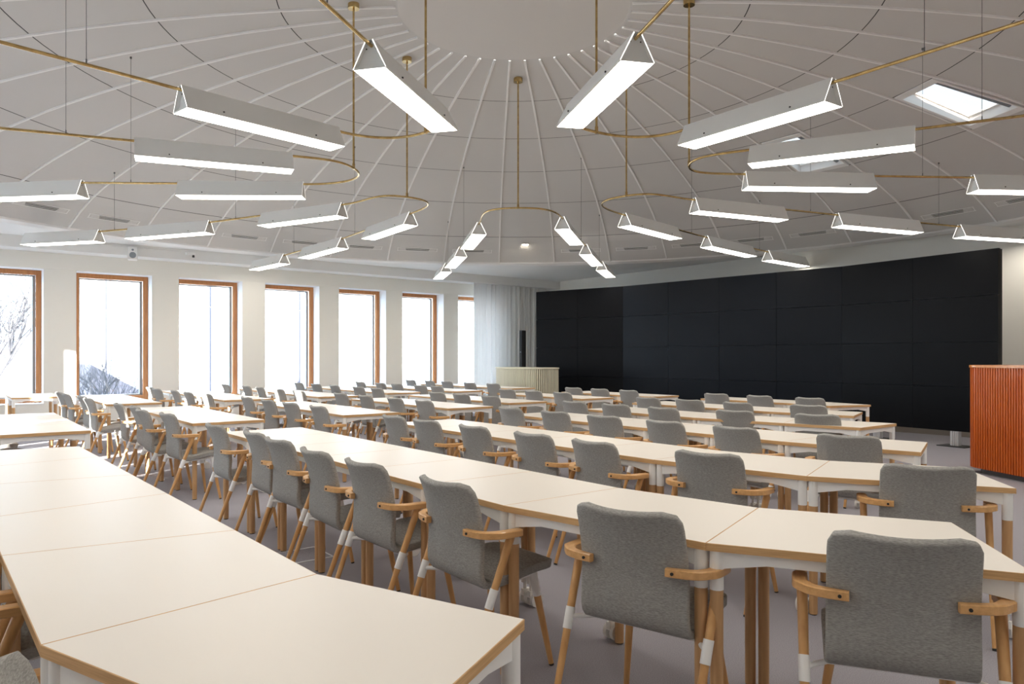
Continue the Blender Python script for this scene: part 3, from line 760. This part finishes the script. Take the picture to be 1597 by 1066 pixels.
# ------------------------------------------------------------------ ceiling fittings
VA = [-1, 1, 2, 3, 4, 5, 6, 7, 8, -2, -3, -4, -5, -6, -7, -8, -9]
vi = 0
for k in VA:
    a0 = AZ0+(k)*2*pi/NR; a1 = a0+2*pi/NR; am = (a0+a1)/2; rm = 8.12; hw = 0.43; rw = 0.045
    if k == 0: continue
    rad = Vector((sin(am), cos(am), 0)); tan = Vector((cos(am), -sin(am), 0)); sl_ = (hz(rm+0.05)-hz(rm-0.05))/0.1
    out = (rad+Vector((0, 0, sl_))).normalized(); nrm = tan.cross(out); nrm = nrm if nrm.z < 0 else -nrm
    c = dome(rm, am); root = empty('ceiling_vent', c+nrm*0.002)
    vi += 1
    side = 'left' if k < 0 else 'right'; idx = (-k if k < 0 else k)
    tag(root, 'slotted ceiling vent at the dome edge, %s to the %s of the downlight' % (ORD[min(idx, 9)-1], side), 'vent', 'slot vents around the dome edge')
    b = MB(); R = Matrix((tan, out, nrm)).transposed()
    for y in (-rw, rw): b.box(R @ Vector((0, y, 0.004)), (2*hw+0.03, 0.012, 0.008), rot=R)
    for x in (-hw, hw): b.box(R @ Vector((x, 0, 0.004)), (0.014, 2*rw, 0.008), rot=R)
    build(b, 'frame', ['rib'], root)
    b = MB(); b.box(R @ Vector((0, 0, 0.0005)), (2*hw, 2*rw, 0.003), rot=R); build(b, 'slot', ['vent'], root)
    b = MB()
    for y in (-0.016, 0.016): b.box(R @ Vector((0, y, 0.003)), (2*hw, 0.006, 0.006), rot=R)
    build(b, 'slats', ['rib'], root)
am = AZ0+pi/NR*1.0; 
c = dome(7.92, radians(2.0)); dl = empty('downlight', c); tag(dl, 'small round recessed downlight glowing above the screen end of the room', 'lamp')
b = MB(); b.cyl((0, 0, -0.018), (0, 0, 0.004), 0.085, seg=24); build(b, 'bezel', ['rib'], dl)
M['dl'] = mat('downlight_glow', (1, 1, 1), 0.5, emit=((1, 0.88, 0.70), 60)); b = MB(); b.cyl((0, 0, -0.024), (0, 0, -0.017), 0.06, seg=24); build(b, 'glowing_lens', ['dl'], dl)

# wall speaker and sensor on the bulkhead
p = Vector(((207-CX)/F, 1, 0)); D = -15.42/p.dot(AX); p = p*D
sp = empty('wall_speaker', (p.x, p.y, 3.33), TH+pi/2); tag(sp, 'small white box loudspeaker mounted on the bulkhead above the windows', 'speaker')
b = MB(); b.box((0, 0, 0.0), (0.17, 0.15, 0.25)); mm = bevel(b.mesh('cabinet', ['white']), 0.02, 3); link('cabinet', mm, sp)
b = MB(); b.cyl((0, -0.070, -0.035), (0, -0.079, -0.035), 0.058, seg=24); b.cyl((0, -0.070, 0.065), (0, -0.079, 0.065), 0.02, seg=16); build(b, 'driver', ['alu'], sp)
b = MB(); b.box((0, 0.09, 0.05), (0.05, 0.10, 0.05)); build(b, 'bracket', ['white'], sp)
sp.rotation_euler = (radians(0), 0, atan2(-p.x, p.y)*1.0)
p = Vector(((297-CX)/F, 1, 0)); D = -15.44/p.dot(AX); p = p*D
se = empty('wall_camera', (p.x, p.y, 3.42), TH); tag(se, 'small white camera bracket with a cable on the bulkhead', 'camera')
b = MB(); b.box((0, 0, 0), (0.12, 0.16, 0.05)); build(b, 'bracket', ['white'], se)
b = MB(); b.cyl((0.02, 0.05, -0.02), (0.02, 0.05, -0.07), 0.022, seg=12); build(b, 'lens', ['dark'], se)
b = MB(); b.tube([W(-15.50, s, 3.47-0.006*i) for i, s in enumerate([1.9, 2.5, 3.1, 3.75])], 0.007, 6); tag(build(b, 'cable', ['bulk']), 'thin cable clipped along the bulkhead between speaker and camera', 'cable')

# ------------------------------------------------------------------ video wall
pts = [plan(836, 455, 1.6), plan(971.5, 446, 1.6), plan(1313, 415, 1.6), plan(1557, 386, 1.6)]
vw = empty('video_wall', ((pts[1]+pts[2])/2).to_tuple()[:2]+(0,)); tag(vw, 'large curved black video wall of flat display panels on steel feet', 'video wall')
vl = vw.location.copy(); ZB, ZTV = 0.235, 2.95; rh = (ZTV-ZB)/4
i = 0
for (a, c, n) in ((pts[0], pts[1], 2), (pts[1], pts[2], 4), (pts[2], pts[3], 2)):
    d = (c-a)/n; dn = d.normalized(); nn = Vector((dn.y, -dn.x, 0))
    if nn.dot(-a) < 0: nn = -nn
    R = Matrix((dn, -nn, Vector((0, 0, 1)))).transposed()
    for k in range(n):
        for r in range(4):
            m = a+d*(k+0.5)+Vector((0, 0, ZB+rh*(r+0.5))); b = MB()
            b.box(m-vl-nn*0.03, (d.length-0.005, 0.06, rh-0.005), rot=R)
            build(b, 'display_panel', ['display_sheen' if n == 4 else 'display'], vw)
    b = MB(); m = (a+c)/2; b.box(Vector((m.x, m.y, (ZB+ZTV)/2))-vl-nn*0.09, ((c-a).length-0.01, 0.06, ZTV-ZB-0.02), rot=R)
    build(b, 'backing_frame', ['bezel'], vw)
    nf = 2
    for k in range(nf):
        f = (k+0.5)/nf; m = a+(c-a)*f-nn*0.06
        b = MB(); b.box(Vector((m.x, m.y, 0.13))-vl, (0.12, 0.09, 0.23), rot=R)
        for x in (-0.03, 0.0, 0.03): b.cyl(Vector((m.x, m.y, 0.01))-vl+dn*x+nn*0.047, Vector((m.x, m.y, 0.235))-vl+dn*x+nn*0.047, 0.012, seg=8)
        ft = build(b, 'foot', ['steel'], vw)
        b = MB(); b.box(Vector((m.x, m.y, 0.007))-vl, (0.42, 0.30, 0.014), rot=R); build(b, 'base_plate', ['dark'], ft)
# ------------------------------------------------------------------ curtain
def curtain():
    b = MB(); s0, s1, n = 10.98, 13.5, 420; top, bot = 3.30, 0.03; cols = []
    rnd = random.Random(4); ph = 0; vs = []
    for i in range(n+1):
        s = s0+(s1-s0)*i/n; ph += (s1-s0)/n/0.115*2*pi*(1+0.35*sin(i*0.05)+0.2*sin(i*0.13))
        for z in (top, 2.2, 1.1, bot):
            amp = 0.040 if z > 3 else 0.050; vs.append(W(-15.70+amp*sin(ph)+0.008*sin(ph*0.37+z), s+0.008*cos(ph), z))
    for i in range(n):
        for j in range(3): a = i*4+j; b.add([vs[a], vs[a+1], vs[a+5], vs[a+4]], [(0, 1, 2, 3)], 0, True)
    me = b.mesh('curtain', ['curtain']); bm = bmesh.new(); bm.from_mesh(me); bmesh.ops.remove_doubles(bm, verts=bm.verts, dist=1e-5); bm.to_mesh(me); bm.free()
    for p in me.polygons: p.use_smooth = True
    return link('curtain', me)
cu = curtain(); tag(cu, 'white pleated sheer curtain hanging in the corner beside the video wall', 'curtain')

# ------------------------------------------------------------------ floor-standing things
# column speaker
p = Vector(((815-CX)/F, 1, 0))*18.4
cs = empty('column_speaker', (p.x, p.y, 0), TH); tag(cs, 'slim black column loudspeaker standing behind the beige desk', 'speaker')
b = MB(); b.box((0, 0, 1.04), (0.11, 0.12, 2.0)); build(b, 'cabinet', ['speaker'], cs)
b = MB(); b.box((0, -0.062, 1.04), (0.095, 0.006, 1.96)); build(b, 'grille', ['speaker'], cs)
b = MB(); b.box((0, -0.067, 1.50), (0.04, 0.004, 0.02)); build(b, 'badge', ['alu'], cs)
b = MB(); b.box((0, 0, 0.02), (0.28, 0.28, 0.04)); build(b, 'base', ['speaker'], cs)
# ribbed desks: curved outline, slats standing around it
def ribbed(name, loc, rz, outline, h, slat, topm, slm, gapm, label, cat, pl_h=0.07, closed=True):
    root = empty(name, loc, rz); tag(root, label, cat)
    def resample(pts, st):
        out = []; n = len(pts)
        for i in range(n):
            a, c = Vector(pts[i]), Vector(pts[(i+1) % n]); L = (c-a).length; m = max(1, int(round(L/st)))
            for k in range(m): out.append(a+(c-a)*k/m)
        return out
    b = MB(); b.prism(outline, pl_h, h-0.03); build(b, 'body', [gapm], root)
    b = MB(); n = len(outline); acc = 0; per = []
    L = [0]
    for i in range(n): L.append(L[-1]+(Vector(outline[(i+1) % n])-Vector(outline[i])).length)
    N = int(L[-1]/slat)
    for k in range(N):
        d = L[-1]*k/N; i = 0
        while L[i+1] < d: i += 1
        a, c = Vector(outline[i]), Vector(outline[(i+1) % n]); u = (c-a).normalized(); pnt = a+u*(d-L[i]); nn = Vector((u.y, -u.x))
        ang = atan2(u.y, u.x); R = Matrix.Rotation(ang, 3, 'Z')
        q = pnt+nn*slat*0.20
        hw, dp = slat*0.40, slat*0.30
        pl = [Vector((-hw, dp*0.6)), Vector((-hw*0.75, -dp)), Vector((hw*0.75, -dp)), Vector((hw, dp*0.6))]
        pl = [(R @ Vector((v.x, v.y, 0))).to_2d()+q for v in pl]
        b.prism([(v.x, v.y) for v in pl], pl_h, h-0.032, 0)
    build(b, 'slats', [slm], root)
    cx = sum(p[0] for p in outline)/n; cy = sum(p[1] for p in outline)/n
    b = MB(); big = [((p[0]-cx)*1.0+cx, (p[1]-cy)*1.0+cy) for p in outline]
    big = []
    for i in range(n):
        a, c, e_ = Vector(outline[i-1]), Vector(outline[i]), Vector(outline[(i+1) % n]); u = (e_-a).normalized(); big.append(tuple(c+Vector((u.y, -u.x))*slat*0.85))
    b.prism(big, h-0.032, h); me = bevel(b.mesh('top', [topm]), 0.006, 2, 40); link('top', me, root)
    b = MB(); sm_ = [((p[0]-cx)*0.90+cx, (p[1]-cy)*0.88+cy) for p in outline]; b.prism(sm_, 0, pl_h); build(b, 'plinth', ['plinth'], root)
    return root
def rounded(wd, dp, r, bulge=0.0, n=8):
    pts = []
    for cx, cy, a0 in ((wd/2-r, dp/2-r, 0), (-wd/2+r, dp/2-r, 90), (-wd/2+r, -dp/2+r, 180), (wd/2-r, -dp/2+r, 270)):
        for k in range(n+1):
            a = radians(a0+90*k/n); x, y = cx+r*cos(a), cy+r*sin(a)
            if bulge and y < 0: y -= bulge*max(0, 1-(x/(wd/2))**2)
            pts.append((x, y))
        if bulge and a0 == 180:
            for k in range(1, 12):
                x = -wd/2+r+(wd-2*r)*k/12; pts.append((x, -dp/2-bulge*(1-(x/(wd/2))**2)))
    return pts
pd = plan(821, 572, -0.21); 
ribbed('reception_desk', (0.34, 16.62, 0), TH, rounded(1.66, 0.55, 0.16, 0.16), 1.14, 0.045, 'beige', 'beige', 'beige_gap', 'curved beige slatted desk standing before the curtain and video wall', 'desk')
rb = ribbed('lectern', (6.05, 8.10, 0), radians(-82), rounded(1.60, 1.05, 0.22), 1.268, 0.036, 'redtop', 'red', 'red_gap', 'reddish-brown slatted wooden lectern at the right edge', 'lectern', pl_h=0.065)
# floor socket hatch lines under the second row
p = plan(470, 866, -EYE); b = MB(); fh = empty('floor_box', (p.x, p.y, 0), TH); tag(fh, 'square brass-edged floor socket hatch in the carpet', 'floor socket')
b = MB()
for sx in (-1, 1): b.box((sx*0.16, 0, 0.002), (0.012, 0.33, 0.004)); b.box((0, sx*0.16, 0.002), (0.33, 0.012, 0.004))
build(b, 'rim', ['steel'], fh)
b = MB(); b.box((0, 0, 0.0012), (0.31, 0.31, 0.002)); build(b, 'lid', ['carpet'], fh)
